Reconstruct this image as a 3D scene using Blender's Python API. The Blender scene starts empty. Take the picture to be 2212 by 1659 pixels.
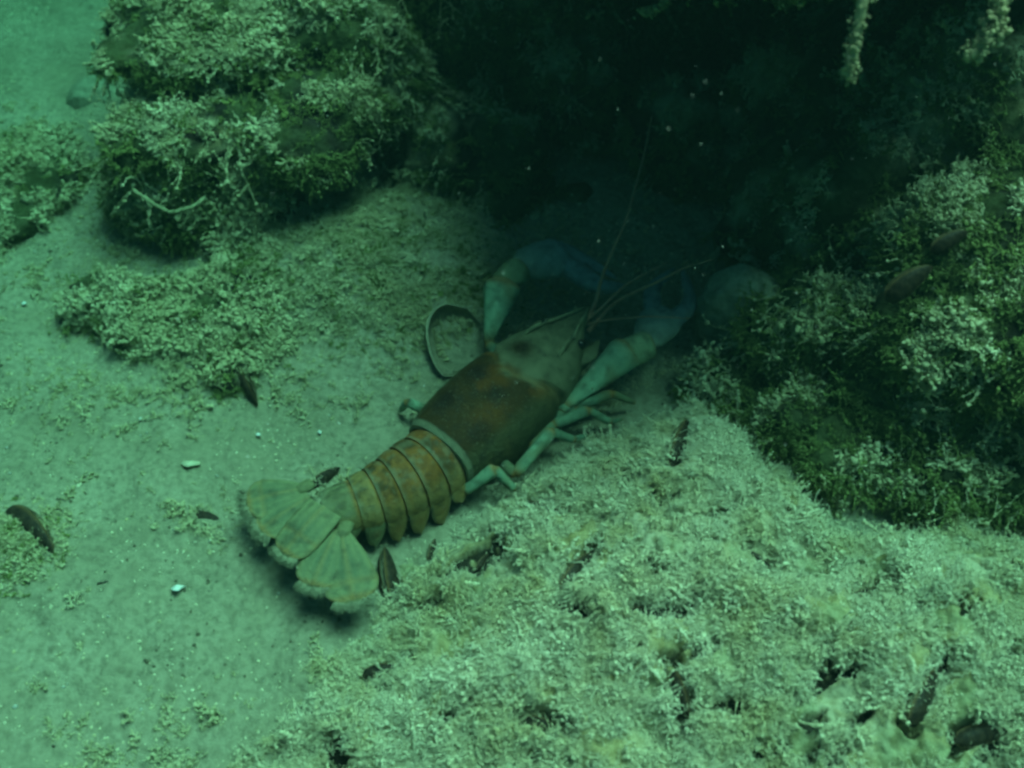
import bpy, math, random
import numpy as np
from mathutils import Vector, Matrix

# ------------------------------------------------------------------ camera, world, sun, exposure
S = 0.01                      # everything below is laid out in centimetres, the scene itself is in metres
R = math.radians
scene = bpy.context.scene
CAM_H, PITCH, HFOV = 30.0, R(48), R(50)
cd = bpy.data.cameras.new('camera'); cam = bpy.data.objects.new('camera', cd)
scene.collection.objects.link(cam); scene.camera = cam
cam.location = (0, 0, CAM_H * S); cam.rotation_euler = (math.pi / 2 - PITCH, 0, 0)
cd.sensor_width = 36; cd.angle = HFOV; cd.clip_start = 0.005; cd.clip_end = 60
cd.dof.use_dof = True; cd.dof.focus_distance = 0.355; cd.dof.aperture_fstop = 14.0

SUN_EL, SUN_AZ = R(71), R(28)          # light from nearly overhead, a little from the right
world = bpy.data.worlds.new('World'); scene.world = world; world.use_nodes = True
wn = world.node_tree.nodes; wl = world.node_tree.links
sky = wn.new('ShaderNodeTexSky'); sky.sky_type = 'NISHITA'; sky.sun_disc = False
sky.sun_elevation = SUN_EL; sky.sun_rotation = math.pi / 2 - SUN_AZ
wl.new(sky.outputs[0], wn['Background'].inputs[0])
wn['Background'].inputs[1].default_value = 0.07
sd = bpy.data.lights.new('sun', 'SUN'); sun = bpy.data.objects.new('sun', sd); scene.collection.objects.link(sun)
sd.energy = 4.8; sd.angle = R(38); sd.color = (1.0, 0.95, 0.88)
sdir = Vector((math.cos(SUN_EL) * math.cos(SUN_AZ), math.cos(SUN_EL) * math.sin(SUN_AZ), math.sin(SUN_EL)))
sun.rotation_euler = sdir.to_track_quat('Z', 'Y').to_euler(); sun.location = (0.2, 0.3, 2)
vs = scene.view_settings; vs.view_transform = 'Standard'; vs.look = 'None'; vs.gamma = 1; vs.exposure = 1.32
cy = scene.cycles
cy.use_denoising = True; cy.use_adaptive_sampling = True; cy.adaptive_threshold = 0.03; cy.max_bounces = 5; cy.diffuse_bounces = 3; cy.volume_bounces = 0
cy.glossy_bounces = 2; cy.transmission_bounces = 2; cy.caustics_reflective = False
cy.filter_width = 2.8

rng = np.random.default_rng(7); random.seed(7)
COL = scene.collection

# ------------------------------------------------------------------ helpers
W2 = 1106.0; FPX = W2 / math.tan(HFOV / 2)
def ray(px, py):
    u = (px - 1106.0) / FPX; v = (py - 829.5) / FPX
    return np.array([u, math.cos(PITCH) - v * math.sin(PITCH), -math.sin(PITCH) - v * math.cos(PITCH)])
def at(px, py, z=0.0):
    d = ray(px, py); return np.array([0, 0, CAM_H]) + d * ((z - CAM_H) / d[2])
def aty(px, py, y):
    d = ray(px, py); return np.array([0, 0, CAM_H]) + d * (y / d[1])

def _hash(i, seed):
    n = (i[..., 0] * 374761393 + i[..., 1] * 668265263 + i[..., 2] * 2147483647 + seed * 974634777).astype(np.int64)
    n = (n ^ (n >> 13)) * 1274126177 & 0x7fffffff
    n = (n ^ (n >> 16)) * 668265261 & 0x7fffffff
    return (n & 0xffff) / 32767.5 - 1.0
def vnoise(p, seed=0):
    p = np.asarray(p, float); i = np.floor(p).astype(np.int64); f = p - i
    u = f * f * f * (f * (f * 6 - 15) + 10); r = 0
    for a in (0, 1):
        for b in (0, 1):
            for c in (0, 1):
                w = (u[:, 0] if a else 1 - u[:, 0]) * (u[:, 1] if b else 1 - u[:, 1]) * (u[:, 2] if c else 1 - u[:, 2])
                r = r + w * _hash(i + np.array([a, b, c]), seed)
    return r
def fbm(p, oct=4, seed=0, gain=0.5):
    p = np.asarray(p, float); s = 0; a = 1.0; t = 0
    for k in range(oct):
        s = s + a * vnoise(p + 17.3 * k, seed + k); t += a; a *= gain; p = p * 2.03
    return s / t
def worley(p, seed=0):
    """distance to the nearest scattered point, cell size 1"""
    p = np.asarray(p, float); i = np.floor(p).astype(np.int64); best = np.full(len(p), 9.0)
    for a in (-1, 0, 1):
        for b in (-1, 0, 1):
            for c in (-1, 0, 1):
                j = i + np.array([a, b, c]); q = j + .5 + .45 * np.stack([_hash(j, seed), _hash(j, seed + 5), _hash(j, seed + 9)], 1)
                best = np.minimum(best, ((p - q) ** 2).sum(1))
    return np.sqrt(best)
def cauli(p, cell, seed):
    """rounded cauliflower lumps of about `cell` cm"""
    w = p + cell * .5 * np.stack([vnoise(p / cell * .9, seed + 1), vnoise(p / cell * .9 + 7, seed + 2), vnoise(p / cell * .9 + 13, seed + 3)], 1)
    return np.sqrt(np.clip(1 - worley(w / cell, seed) ** 2, 0, 1))
def sstep(a, b, x):
    t = np.clip((x - a) / float(b - a), 0, 1); return t * t * (3 - 2 * t)

def np_mesh(name, V, F, mats=None, col=None):
    V = np.asarray(V, np.float32); F = np.asarray(F, np.int32); k = F.shape[1]
    me = bpy.data.meshes.new(name)
    me.vertices.add(len(V)); me.vertices.foreach_set('co', V.ravel())
    me.loops.add(F.size); me.loops.foreach_set('vertex_index', F.ravel())
    me.polygons.add(len(F)); me.polygons.foreach_set('loop_start', np.arange(0, F.size, k, dtype=np.int32))
    me.update(calc_edges=True)
    me.polygons.foreach_set('use_smooth', np.ones(len(F), bool))
    if mats: me.materials.append(mats)
    if col is not None:
        a = me.color_attributes.new('tint', 'FLOAT_COLOR', 'POINT')
        c = np.ones((len(V), 4), np.float32); c[:, :3] = col; a.data.foreach_set('color', c.ravel())
    return me
def add(name, me, parent=None, origin=(0, 0, 0), **props):
    """links a mesh laid out in cm at world position; the origin is moved to `origin` (cm)"""
    o = bpy.data.objects.new(name, me); COL.objects.link(o)
    n = len(me.vertices); co = np.empty(n * 3, np.float32); me.vertices.foreach_get('co', co)
    co = (co.reshape(-1, 3) - np.asarray(origin, np.float32)) * S
    me.vertices.foreach_set('co', co.ravel().astype(np.float32)); me.update()
    o.location = Vector([c * S for c in origin])
    if parent is not None:
        o.parent = parent; o.location = Vector([c * S for c in origin]) - parent.location
    for k, v in props.items(): o[k] = v
    return o
def tris(F): 
    F = np.asarray(F)
    return F if F.shape[1] == 3 else np.vstack([F[:, [0, 1, 2]], F[:, [0, 2, 3]]])
def normals(V, F):
    T = tris(F); n = np.cross(V[T[:, 1]] - V[T[:, 0]], V[T[:, 2]] - V[T[:, 0]]); N = np.zeros_like(V)
    for k in range(3): np.add.at(N, T[:, k], n)
    return N / np.maximum(np.linalg.norm(N, axis=1, keepdims=True), 1e-9)
def grid_faces(nu, nv, wrap=False):
    i = np.arange(nu - 1)[:, None]; j = np.arange(nv if wrap else nv - 1)[None, :]; j2 = (j + 1) % nv
    return np.stack([(i * nv + j), (i * nv + j2), ((i + 1) * nv + j2), ((i + 1) * nv + j)], -1).reshape(-1, 4)
def ico(sub):
    import bmesh
    bm = bmesh.new(); bmesh.ops.create_icosphere(bm, subdivisions=sub, radius=1.0)
    V = np.array([v.co for v in bm.verts]); F = np.array([[v.index for v in f.verts] for f in bm.faces]); bm.free()
    return V, F
ICO = {k: ico(k) for k in (1, 2, 3)}
def blob(ells, voxel, smooth=4):
    """union of ellipsoids (centre, radii, rotz) -> one closed skin"""
    Vs, Fs, n = [], [], 0
    V0, F0 = ICO[3]
    for c, r, a in ells:
        v = V0 * np.asarray(r); ca, sa = math.cos(R(a)), math.sin(R(a))
        v = v @ np.array([[ca, sa, 0], [-sa, ca, 0], [0, 0, 1]]) + np.asarray(c)
        Vs.append(v); Fs.append(F0 + n); n += len(v)
    me = np_mesh('blob', np.vstack(Vs), np.vstack(Fs)); o = bpy.data.objects.new('blob', me); COL.objects.link(o)
    m = o.modifiers.new('r', 'REMESH'); m.mode = 'VOXEL'; m.voxel_size = voxel
    s = o.modifiers.new('s', 'SMOOTH'); s.iterations = smooth; s.factor = 0.6
    dg = bpy.context.evaluated_depsgraph_get(); ev = o.evaluated_get(dg); em = ev.to_mesh()
    co = np.empty(len(em.vertices) * 3, np.float32); em.vertices.foreach_get('co', co)
    fi = np.empty(len(em.polygons) * 4, np.int32); em.polygons.foreach_get('vertices', fi)
    V, F = co.reshape(-1, 3).astype(float).copy(), fi.reshape(-1, 4).copy()
    ev.to_mesh_clear(); bpy.data.objects.remove(o); bpy.data.meshes.remove(me)
    return V, F
def roughen(V, F, amps, seed):
    for amp, fr in amps:
        N = normals(V, F); V = V + N * (amp * (fbm(V * fr, 3, seed)))[:, None]; seed += 11
    return V

class MB:
    def __init__(self): self.v, self.f, self.c, self.n = [], [], [], 0
    def put(self, V, F, col):
        V = np.asarray(V, float); col = np.broadcast_to(np.asarray(col, float), (len(V), 3))
        self.v.append(V); self.c.append(col)
        self.f += [tuple(int(i) + self.n for i in f) for f in F]; self.n += len(V)
    def mesh(self, name, mat):
        me = bpy.data.meshes.new(name); V = np.vstack(self.v)
        me.from_pydata(V.tolist(), [], self.f); me.update()
        me.polygons.foreach_set('use_smooth', np.ones(len(me.polygons), bool))
        a = me.color_attributes.new('tint', 'FLOAT_COLOR', 'POINT')
        c = np.ones((len(V), 4), np.float32); c[:, :3] = np.vstack(self.c); a.data.foreach_set('color', c.ravel())
        me.materials.append(mat); return me
def spline(P, n):
    P = np.asarray(P, float); Q = np.vstack([2 * P[0] - P[1], P, 2 * P[-1] - P[-2]]); out = []
    m = len(P) - 1
    for t in np.linspace(0, m, n):
        i = min(int(t), m - 1); f = t - i; a, b, c, d = Q[i], Q[i + 1], Q[i + 2], Q[i + 3]
        out.append(0.5 * (2 * b + (c - a) * f + (2 * a - 5 * b + 4 * c - d) * f * f + (3 * b - a - 3 * c + d) * f ** 3))
    return np.array(out)
def tube(P, rad, ns=8, flat=1.0, side=None):
    """swept tube with closed ends; flat squeezes it along `side x tangent`"""
    P = np.asarray(P, float); rad = np.asarray(rad, float); n = len(P)
    T = np.gradient(P, axis=0); T /= np.maximum(np.linalg.norm(T, axis=1, keepdims=True), 1e-9)
    a = np.array([0, 0, 1.0]) if side is None else np.asarray(side, float)
    V = []
    for i in range(n):
        x = np.cross(T[i], a)
        if np.linalg.norm(x) < 1e-3: x = np.cross(T[i], [1, 0, 0.1])
        x /= np.linalg.norm(x); y = np.cross(x, T[i])
        for k in range(ns):
            th = 2 * math.pi * k / ns
            V.append(P[i] + rad[i] * (math.cos(th) * x + flat * math.sin(th) * y))
    F = [tuple(f) for f in grid_faces(n, ns, True)]
    V.append(P[0] - T[0] * rad[0] * 0.5); V.append(P[-1] + T[-1] * rad[-1] * 0.5); c0, c1 = n * ns, n * ns + 1
    for k in range(ns):
        F.append((c0, (k + 1) % ns, k)); F.append((c1, (n - 1) * ns + k, (n - 1) * ns + (k + 1) % ns))
    return np.array(V), F

# ------------------------------------------------------------------ materials
def mat(name, build, rough=0.9, spec=0.12, bump=None, transl=0.0):
    m = bpy.data.materials.new(name); m.use_nodes = True; nt = m.node_tree; N = nt.nodes; L = nt.links
    b = N['Principled BSDF']; b.inputs['Roughness'].default_value = rough; b.inputs['Specular IOR Level'].default_value = spec
    c = build(N, L)
    L.new(c, b.inputs['Base Color'])
    if bump:
        geo = N.new('ShaderNodeNewGeometry'); h = None
        for sc, st in bump:
            nz = N.new('ShaderNodeTexNoise'); nz.inputs['Scale'].default_value = sc; nz.inputs['Detail'].default_value = 4
            L.new(geo.outputs['Position'], nz.inputs['Vector'])
            bp = N.new('ShaderNodeBump'); bp.inputs['Strength'].default_value = st; bp.inputs['Distance'].default_value = 0.6 / sc
            L.new(nz.outputs['Fac'], bp.inputs['Height'])
            if h: L.new(h.outputs[0], bp.inputs['Normal'])
            h = bp
        L.new(h.outputs[0], b.inputs['Normal'])
    if transl:
        tb = N.new('ShaderNodeBsdfTranslucent'); L.new(c, tb.inputs[0]); mx = N.new('ShaderNodeMixShader'); mx.inputs[0].default_value = transl
        L.new(b.outputs[0], mx.inputs[1]); L.new(tb.outputs[0], mx.inputs[2]); L.new(mx.outputs[0], N['Material Output'].inputs[0])
    return m
def noise_fac(N, L, scale, lo, hi, detail=4, vec=None):
    nz = N.new('ShaderNodeTexNoise'); nz.inputs['Scale'].default_value = scale; nz.inputs['Detail'].default_value = detail
    if vec is None: vec = N.new('ShaderNodeNewGeometry').outputs['Position']
    L.new(vec, nz.inputs['Vector'])
    mr = N.new('ShaderNodeMapRange'); mr.inputs[1].default_value = lo; mr.inputs[2].default_value = hi
    L.new(nz.outputs['Fac'], mr.inputs[0]); return mr.outputs[0]
def mixc(N, L, fac, a, b):
    m = N.new('ShaderNodeMix'); m.data_type = 'RGBA'
    if hasattr(fac, 'links'): L.new(fac, m.inputs[0])
    else: m.inputs[0].default_value = fac
    for k, x in ((6, a), (7, b)):
        if hasattr(x, 'links'): L.new(x, m.inputs[k])
        else: m.inputs[k].default_value = (*x, 1)
    return m.outputs[2]
def blend3(a, b, c, s1=25, s2=140, rnd=True):
    def f(N, L):
        x = mixc(N, L, noise_fac(N, L, s1, .38, .62), a, b)
        x = mixc(N, L, noise_fac(N, L, s2, .42, .68), x, c)
        if rnd:
            oi = N.new('ShaderNodeObjectInfo'); mr = N.new('ShaderNodeMapRange'); mr.inputs[3].default_value = 0.0; mr.inputs[4].default_value = 0.45
            L.new(oi.outputs['Random'], mr.inputs[0]); x = mixc(N, L, mr.outputs[0], x, c)
        return x
    return f
M = {}
M['sand'] = mat('sand', blend3((.34, .315, .22), (.27, .25, .165), (.21, .195, .13), 26, 420, False), bump=[(140, .5), (420, .6), (1200, .5)])
M['silt'] = mat('silt', blend3((.76, .70, .50), (.54, .47, .24), (.60, .57, .40), 38, 120))
M['turf_pale'] = mat('turf_pale', blend3((.62, .58, .39), (.50, .46, .26), (.38, .36, .20), 24, 150))
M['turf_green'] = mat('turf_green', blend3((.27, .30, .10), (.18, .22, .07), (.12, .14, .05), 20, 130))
def silted(N, L):
    a = N.new('ShaderNodeVertexColor'); a.layer_name = 'tint'; x = a.outputs[0]
    m = N.new('ShaderNodeMix'); m.data_type = 'RGBA'; m.blend_type = 'MULTIPLY'; m.inputs[0].default_value = 1
    L.new(x, m.inputs[6]); L.new(mixc(N, L, noise_fac(N, L, 320, .40, .66), (1, 1, 1), (.66, .62, .52)), m.inputs[7]); return m.outputs[2]
M['bed'] = mat('bed', silted, bump=[(300, .5), (900, .6)])
M['rock'] = mat('rock', silted, bump=[(250, .7), (800, .6)])
M['stone'] = mat('stone', blend3((.32, .33, .24), (.26, .27, .19), (.17, .18, .12), 40, 300, False), bump=[(250, .5), (900, .5)])
def vc(mott=0.0, sc=260, dark=(.03, .025, .02)):
    def f(N, L):
        a = N.new('ShaderNodeVertexColor'); a.layer_name = 'tint'
        x = a.outputs[0]
        if mott: 
            k = N.new('ShaderNodeMath'); k.operation = 'MULTIPLY'; k.inputs[1].default_value = mott
            L.new(noise_fac(N, L, sc, .5, .75), k.inputs[0]); x = mixc(N, L, k.outputs[0], x, dark)
            k = N.new('ShaderNodeMath'); k.operation = 'MULTIPLY'; k.inputs[1].default_value = mott
            L.new(noise_fac(N, L, sc * 5.5, .60, .74), k.inputs[0]); x = mixc(N, L, k.outputs[0], x, (.22, .22, .14))
        return x
    return f
M['shell'] = mat('crayfish_shell', vc(.62), rough=.55, spec=.07, bump=[(500, .5), (1500, .7)])
M['fine'] = mat('antenna_shell', vc(.2), rough=.6, spec=.2)
M['eye'] = mat('eye', vc(), rough=.15, spec=.5)
M['mussel'] = mat('mussel_shell', vc(.35, 300, (.012, .010, .008)), rough=.5, spec=.08, bump=[(500, .3)])
M['nacre'] = mat('shell_chip', vc(.15, 500), rough=.4, spec=.4)
M['particle'] = mat('particle', blend3((.75, .75, .68), (.6, .6, .52), (.5, .5, .42)), transl=.3)

# ------------------------------------------------------------------ scattering of what nobody could count (algae, silt, grit)
protos = {}
def proto_collection(key, meshes):
    c = bpy.data.collections.new('kinds_' + key)
    for i, me in enumerate(meshes):
        o = bpy.data.objects.new('%s_kind' % key, me); c.objects.link(o)
    protos[key] = (c, len(meshes)); return c
_groups = {}
def gn_group(key):
    if key in _groups: return _groups[key]
    g = bpy.data.node_groups.new('scatter_' + key, 'GeometryNodeTree')
    g.interface.new_socket('Geometry', in_out='INPUT', socket_type='NodeSocketGeometry')
    g.interface.new_socket('Geometry', in_out='OUTPUT', socket_type='NodeSocketGeometry')
    n = g.nodes; i = n.new('NodeGroupInput'); o = n.new('NodeGroupOutput'); ip = n.new('GeometryNodeInstanceOnPoints')
    ci = n.new('GeometryNodeCollectionInfo'); ci.inputs[0].default_value = protos[key][0]; ci.inputs[1].default_value = True; ci.inputs[2].default_value = True
    ip.inputs['Pick Instance'].default_value = True
    def named(nm, t):
        a = n.new('GeometryNodeInputNamedAttribute'); a.data_type = t; a.inputs[0].default_value = nm; return a.outputs[0]
    er = n.new('FunctionNodeEulerToRotation')
    g.links.new(i.outputs[0], ip.inputs['Points']); g.links.new(ci.outputs[0], ip.inputs['Instance'])
    g.links.new(named('kind_index', 'INT'), ip.inputs['Instance Index'])
    g.links.new(named('turn', 'FLOAT_VECTOR'), er.inputs[0]); g.links.new(er.outputs[0], ip.inputs['Rotation'])
    g.links.new(named('size', 'FLOAT_VECTOR'), ip.inputs['Scale'])
    g.links.new(ip.outputs[0], o.inputs[0]); _groups[key] = g; return g
def sample(V, F, count, mask, seed):
    rg = np.random.default_rng(seed); T = tris(F)
    a, b, c = V[T[:, 0]], V[T[:, 1]], V[T[:, 2]]
    n = np.cross(b - a, c - a); ar = np.linalg.norm(n, axis=1); n = n / np.maximum(ar, 1e-9)[:, None]
    w = ar * mask((a + b + c) / 3, n); cum = np.cumsum(w); k = np.searchsorted(cum, rg.random(count) * cum[-1])
    r1 = np.sqrt(rg.random(count)); r2 = rg.random(count)
    P = a[k] * (1 - r1)[:, None] + b[k] * (r1 * (1 - r2))[:, None] + c[k] * (r1 * r2)[:, None]
    return P, n[k]
def scatter(name, key, P, N, size, parent=None, droop=0.0, jitter=.5, sink=.05, seed=0, **props):
    rg = np.random.default_rng(seed + 99); n = len(P)
    A = N + rg.normal(0, jitter, (n, 3)); A[:, 2] -= droop * (1 - np.clip(N[:, 2], 0, 1)) * 2
    A /= np.linalg.norm(A, axis=1, keepdims=True)
    th = np.arccos(np.clip(A[:, 2], -1, 1)); ph = np.arctan2(A[:, 1], A[:, 0])
    sz = rg.uniform(size[0], size[1], n) * rg.choice([1, 1, 1, .7, 1.35], n)
    P = P - N * sink
    me = bpy.data.meshes.new(name); me.vertices.add(n)
    org = np.array([0, 0, 0]) if parent is None else np.array(parent.location) / S
    me.vertices.foreach_set('co', ((P - org) * S).astype(np.float32).ravel())
    t = me.attributes.new('turn', 'FLOAT_VECTOR', 'POINT'); t.data.foreach_set('vector', np.stack([np.zeros(n), th, ph], 1).astype(np.float32).ravel())
    t = me.attributes.new('size', 'FLOAT_VECTOR', 'POINT'); t.data.foreach_set('vector', np.repeat(sz[:, None], 3, 1).astype(np.float32).ravel())
    t = me.attributes.new('kind_index', 'INT', 'POINT'); t.data.foreach_set('value', rg.integers(0, protos[key][1], n).astype(np.int32))
    o = bpy.data.objects.new(name, me); COL.objects.link(o)
    if parent is not None: o.parent = parent
    m = o.modifiers.new('scatter', 'NODES'); m.node_group = gn_group(key)
    o['kind'] = 'stuff'
    for k, v in props.items(): o[k] = v
    return o
def lump(r, seed, sub=1, rough=.35):
    V, F = ICO[sub]; n = fbm(V * 1.7 + seed * 3.7, 2, seed)
    return V * (1 + rough * 1.6 * n)[:, None] * r, F
def proto_clump(seed, mt, k=14, rad=.30, grain=(.05, .12)):
    """fluffy silt clump about 0.6 cm across: many little uneven grains"""
    rg = np.random.default_rng(seed); mb = MB()
    for i in range(k):
        d = rg.normal(0, 1, 3); d /= np.linalg.norm(d); d[2] = abs(d[2]) * .8; q = d * rad * rg.random() ** .5
        V, F = lump(rg.uniform(*grain), seed * 50 + i, 1, .5); mb.put((V * rg.uniform(.7, 1.2, 3) + q) * S, F, (1, 1, 1))
    for i in range(k // 2):
        a = rg.uniform(0, 6.28); P = [np.zeros(3)]; d = np.array([math.cos(a) * .7, math.sin(a) * .7, .8])
        for j in range(4): d = d + rg.normal(0, .45, 3); d /= np.linalg.norm(d); P.append(P[-1] + d * rad * .42)
        V, F = tube(np.array(P) , np.linspace(.028, .014, 5), 3); mb.put(V * S, F, (1, 1, 1))
    return mb.mesh('clump', mt)
def proto_strands(seed, mt, k=7, length=.9, r0=.028, stiff=.35, beads=.6):
    """tuft of branching threads, silt beads caught on them; grows along +Z"""
    rg = np.random.default_rng(seed); mb = MB()
    def thread(p, d, L, r, depth):
        n = 6; P = [p]
        for j in range(n): d = d + rg.normal(0, stiff, 3); d = d / np.linalg.norm(d); P.append(P[-1] + d * L / n)
        V, F = tube(np.array(P), np.linspace(r, r * .5, n + 1) * rg.uniform(.7, 1.4, n + 1), 3); mb.put(V * S, F, (1, 1, 1))
        for q in P[1:]:
            if rg.random() < beads:
                V, F = lump(rg.uniform(1.3, 3.2) * r, int(rg.integers(1e6)) % 977, 1, .5); mb.put((V + q) * S, F, (1, 1, 1))
        if depth:
            for q in P[2:5:2]: thread(q, d + rg.normal(0, .8, 3), L * .5, r * .7, 0)
    for i in range(k):
        a = rg.uniform(0, 6.28); t = rg.uniform(0, .9); d = np.array([math.cos(a) * t, math.sin(a) * t, 1.0])
        thread(np.array([math.cos(a), math.sin(a), 0]) * .1, d / np.linalg.norm(d), length * rg.uniform(.5, 1), r0 * rg.uniform(.7, 1.2), 1)
    return mb.mesh('strands', mt)
def proto_grit(seed, mt, r=1.0):
    V, F = lump(r, seed, 1, .5); mb = MB(); rg = np.random.default_rng(seed); mb.put(V * rg.uniform(.6, 1.2, 3) * S, F, (1, 1, 1)); return mb.mesh('grit', mt)
proto_collection('silt_clump', [proto_clump(i, M['silt']) for i in range(10)])
proto_collection('silt_strand', [proto_strands(20 + i, M['silt'], 7, .8, .018, .5, .3) for i in range(8)])
proto_collection('pale_clump', [proto_clump(40 + i, M['turf_pale']) for i in range(8)])
proto_collection('pale_strand', [proto_strands(60 + i, M['turf_pale'], 6, .9, .028, .45, .7) for i in range(8)])
proto_collection('long_strand', [proto_strands(160 + i, M['turf_pale'], 3, 1.9, .024, .22, .55) for i in range(8)])
proto_collection('green_strand', [proto_strands(80 + i, M['turf_green'], 7, 1.1, .024, .35, .5) for i in range(8)])
proto_collection('green_clump', [proto_clump(100 + i, M['turf_green']) for i in range(6)])
proto_collection('crumb', [proto_grit(120 + i, M['silt']) for i in range(6)])
M['dark_crumb'] = mat('dark_crumb', blend3((.17, .155, .10), (.12, .11, .07), (.09, .08, .05)))
proto_collection('dark_crumb', [proto_grit(130 + i, M['dark_crumb']) for i in range(6)])
proto_collection('speck', [proto_grit(140 + i, M['particle']) for i in range(5)])

# ------------------------------------------------------------------ the lake bed
def bump2(x, y, c, r, h): return h * np.exp(-(((x - c[0]) / r[0]) ** 2 + ((y - c[1]) / r[1]) ** 2))
c_slope = at(800, 580, 0); c_low = at(60, 470, 0)
def H(x, y):
    p = np.stack([x, y, np.zeros_like(x)], 1)
    z = .35 * fbm(p * .13, 3, 3) + .34 * fbm(p * .5, 4, 5) + .05 * fbm(p * 2.2, 3, 8)
    z += bump2(x, y, c_slope, (5.0, 3.8), 2.1)                      # sediment heaped below the rock
    z -= bump2(x, y, at(1300, 700, 0), (5, 4), .5)                  # hollow in front of the hole
    z += bump2(x, y, at(10, 1175, 0), (1.9, 1.5), .7) + bump2(x, y, at(470, 790, 0), (1.6, 1.2), .6)
    z += 8 * sstep(43, 56, y) * sstep(-20, -8, x)
    return z
g = np.linspace(-1, 1, 760)
gx = 30 * g + 370 * np.sign(g) * np.abs(g) ** 15; gy = 32 + 28 * g + 370 * np.sign(g) * np.abs(g) ** 15
X, Y = np.meshgrid(gx, gy, indexing='ij'); Z = H(X.ravel(), Y.ravel())
bedV = np.stack([X.ravel(), Y.ravel(), Z], 1); bedF = grid_faces(760, 760)[:, ::-1]
lake_V, lake_F = bedV, bedF
bi = np.arange(60, 700, 3); bedV = bedV.reshape(760, 760, 3)[np.ix_(bi, bi)].reshape(-1, 3); bedF = grid_faces(len(bi), len(bi))[:, ::-1]     # coarser copy, only for scattering
add('lake_bed', np_mesh('lake_bed', lake_V, lake_F, M['sand']), kind='structure')

# ------------------------------------------------------------------ mussel bed heaped in front of the hole
poly = np.array([at(px, py, z)[:2] for px, py, z in ((838, 1250, 0), (950, 1172, 0), (1085, 1080, 0), (1290, 975, 0), (1500, 850, .5), (1610, 905, .5), (1730, 1010, .5),
        (1830, 1090, 1), (2330, 1110, 1), (2700, 1900, 0), (200, 1950, 0), (500, 1640, 0), (740, 1400, 0))])
def sdist(x, y, poly):
    P = np.stack([x, y], 1); d = np.full(len(P), 1e9); ins = np.zeros(len(P), bool); n = len(poly)
    for i in range(n):
        a, b = poly[i], poly[(i + 1) % n]; e = b - a; w = P - a
        t = np.clip((w @ e) / (e @ e), 0, 1); d = np.minimum(d, np.linalg.norm(w - t[:, None] * e, axis=1))
        c = (a[1] > P[:, 1]) != (b[1] > P[:, 1]); xi = a[0] + (P[:, 1] - a[1]) / (b[1] - a[1] + 1e-12) * e[0]
        ins ^= c & (P[:, 0] < xi)
    return np.where(ins, d, -d)
def mound(x, y):
    p = np.stack([x, y, np.zeros_like(x)], 1)
    d = sdist(x + .9 * fbm(p * .5, 3, 31), y + .9 * fbm(p * .5 + 9, 3, 33), poly)
    soft = sstep(-4, 3, x)                                            # steep beside the animal, gentle on the sandy side
    z = -.6 + (1.4 + 1.0 * soft) * sstep(-.8, 2.6, d) + 1.5 * sstep(.5, 9, d)
    z += (.55 * fbm(p * .5, 3, 41) + .35 * fbm(p * 1.2, 2, 47)) * sstep(-.5, 1.5, d)
    return z
def pits(p): return sstep(.26, .33, fbm((p @ np.array([[.9, -.45, 0], [.45, .9, 0], [0, 0, 1]])) * np.array([.6, 1.7, 1]) + 3.3, 4, 44))
SILT1, SILT2, SILT3, SHELL_SHADE = np.array((.46, .42, .28)), np.array((.38, .33, .17)), np.array((.30, .31, .18)), np.array((.035, .03, .022))
def silt_colour(p, seed):
    a = sstep(-.25, .25, fbm(p * .45, 3, seed))[:, None]; b = sstep(0, .35, fbm(p * .9 + 5, 3, seed + 4))[:, None]
    c = SILT1 + (SILT2 - SILT1) * a; return c + (SILT3 - c) * b * .7
def onbed(px, py):
    z = 1.5
    for _ in range(8): 
        q = at(px, py, z); z = float(max(mound(q[:1], q[1:2])[0], H(q[:1], q[1:2])[0]))
    return z
def mz_(p0, p1): return onbed((p0[0] + p1[0]) / 2, (p0[1] + p1[1]) / 2)
HEAP = (
    ((845, 1290), (832, 1175), 'dark brown mussel standing bare beside the tail fan', 70, dict(wide=.8, sink=.1, rad=.5)),
    ((1285, 1030), (1385, 975), 'mussel with a pale lip below the walking legs', 35, dict(sink=.2)),
    ((1448, 1005), (1490, 895), 'narrow dark mussel on the heap in front of the round stone', 60, dict(sink=.2)),
    ((1130, 1082), (1225, 1112), 'thin dark mussel edge on the heap just below the leg tips', 30, dict(sink=.2)),
    ((1212, 1270), (1282, 1185), 'black curved mussel in the middle of the pale heap', 50, dict(sink=.15)),
    ((1338, 1325), (1480, 1318), 'broad black mussel gaping in a hollow of the heap', 20, dict(sink=.3, rad=.5)),
    ((780, 1452), (880, 1438), 'black mussel edge low on the sandy side of the heap', 25, dict(sink=.15)),
    ((1455, 1440), (1490, 1540), 'dark mussel edge sunk in the silt near the lower edge', 60, dict(sink=.2)),
    ((1965, 1560), (2040, 1425), 'long bent black mussel near the lower right corner', 55, dict(sink=.15, rad=.5)),
    ((2070, 1590), (2190, 1565), 'black mussel lowest in the corner of the heap', 20, dict(sink=.3, rad=.5)),
    ((1610, 1185), (1665, 1215), 'small black mussel tip on the far side of the heap', 30, dict(sink=.15)),
    ((1030, 1225), (1055, 1190), 'small black mussel on the heap a little right of the bare brown one', 50, dict(sink=.1)),
    ((1840, 1290), (1880, 1265), 'small black mussel below the side rock', 40, dict(sink=.15)),
    ((925, 1205), (945, 1150), 'algae-dulled mussel between tail and heap', 60, dict(sink=.2)),
    ((1195, 1300), (1260, 1330), 'short black mussel edge beneath the curved one', 30, dict(sink=.2)),
    ((1130, 1545), (1225, 1580), 'black mussel gap at the lower edge of the picture', 30, dict(sink=.25)),
    )
mx = np.linspace(-13, 20, 700); my = np.linspace(9.5, 28, 392)
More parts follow.
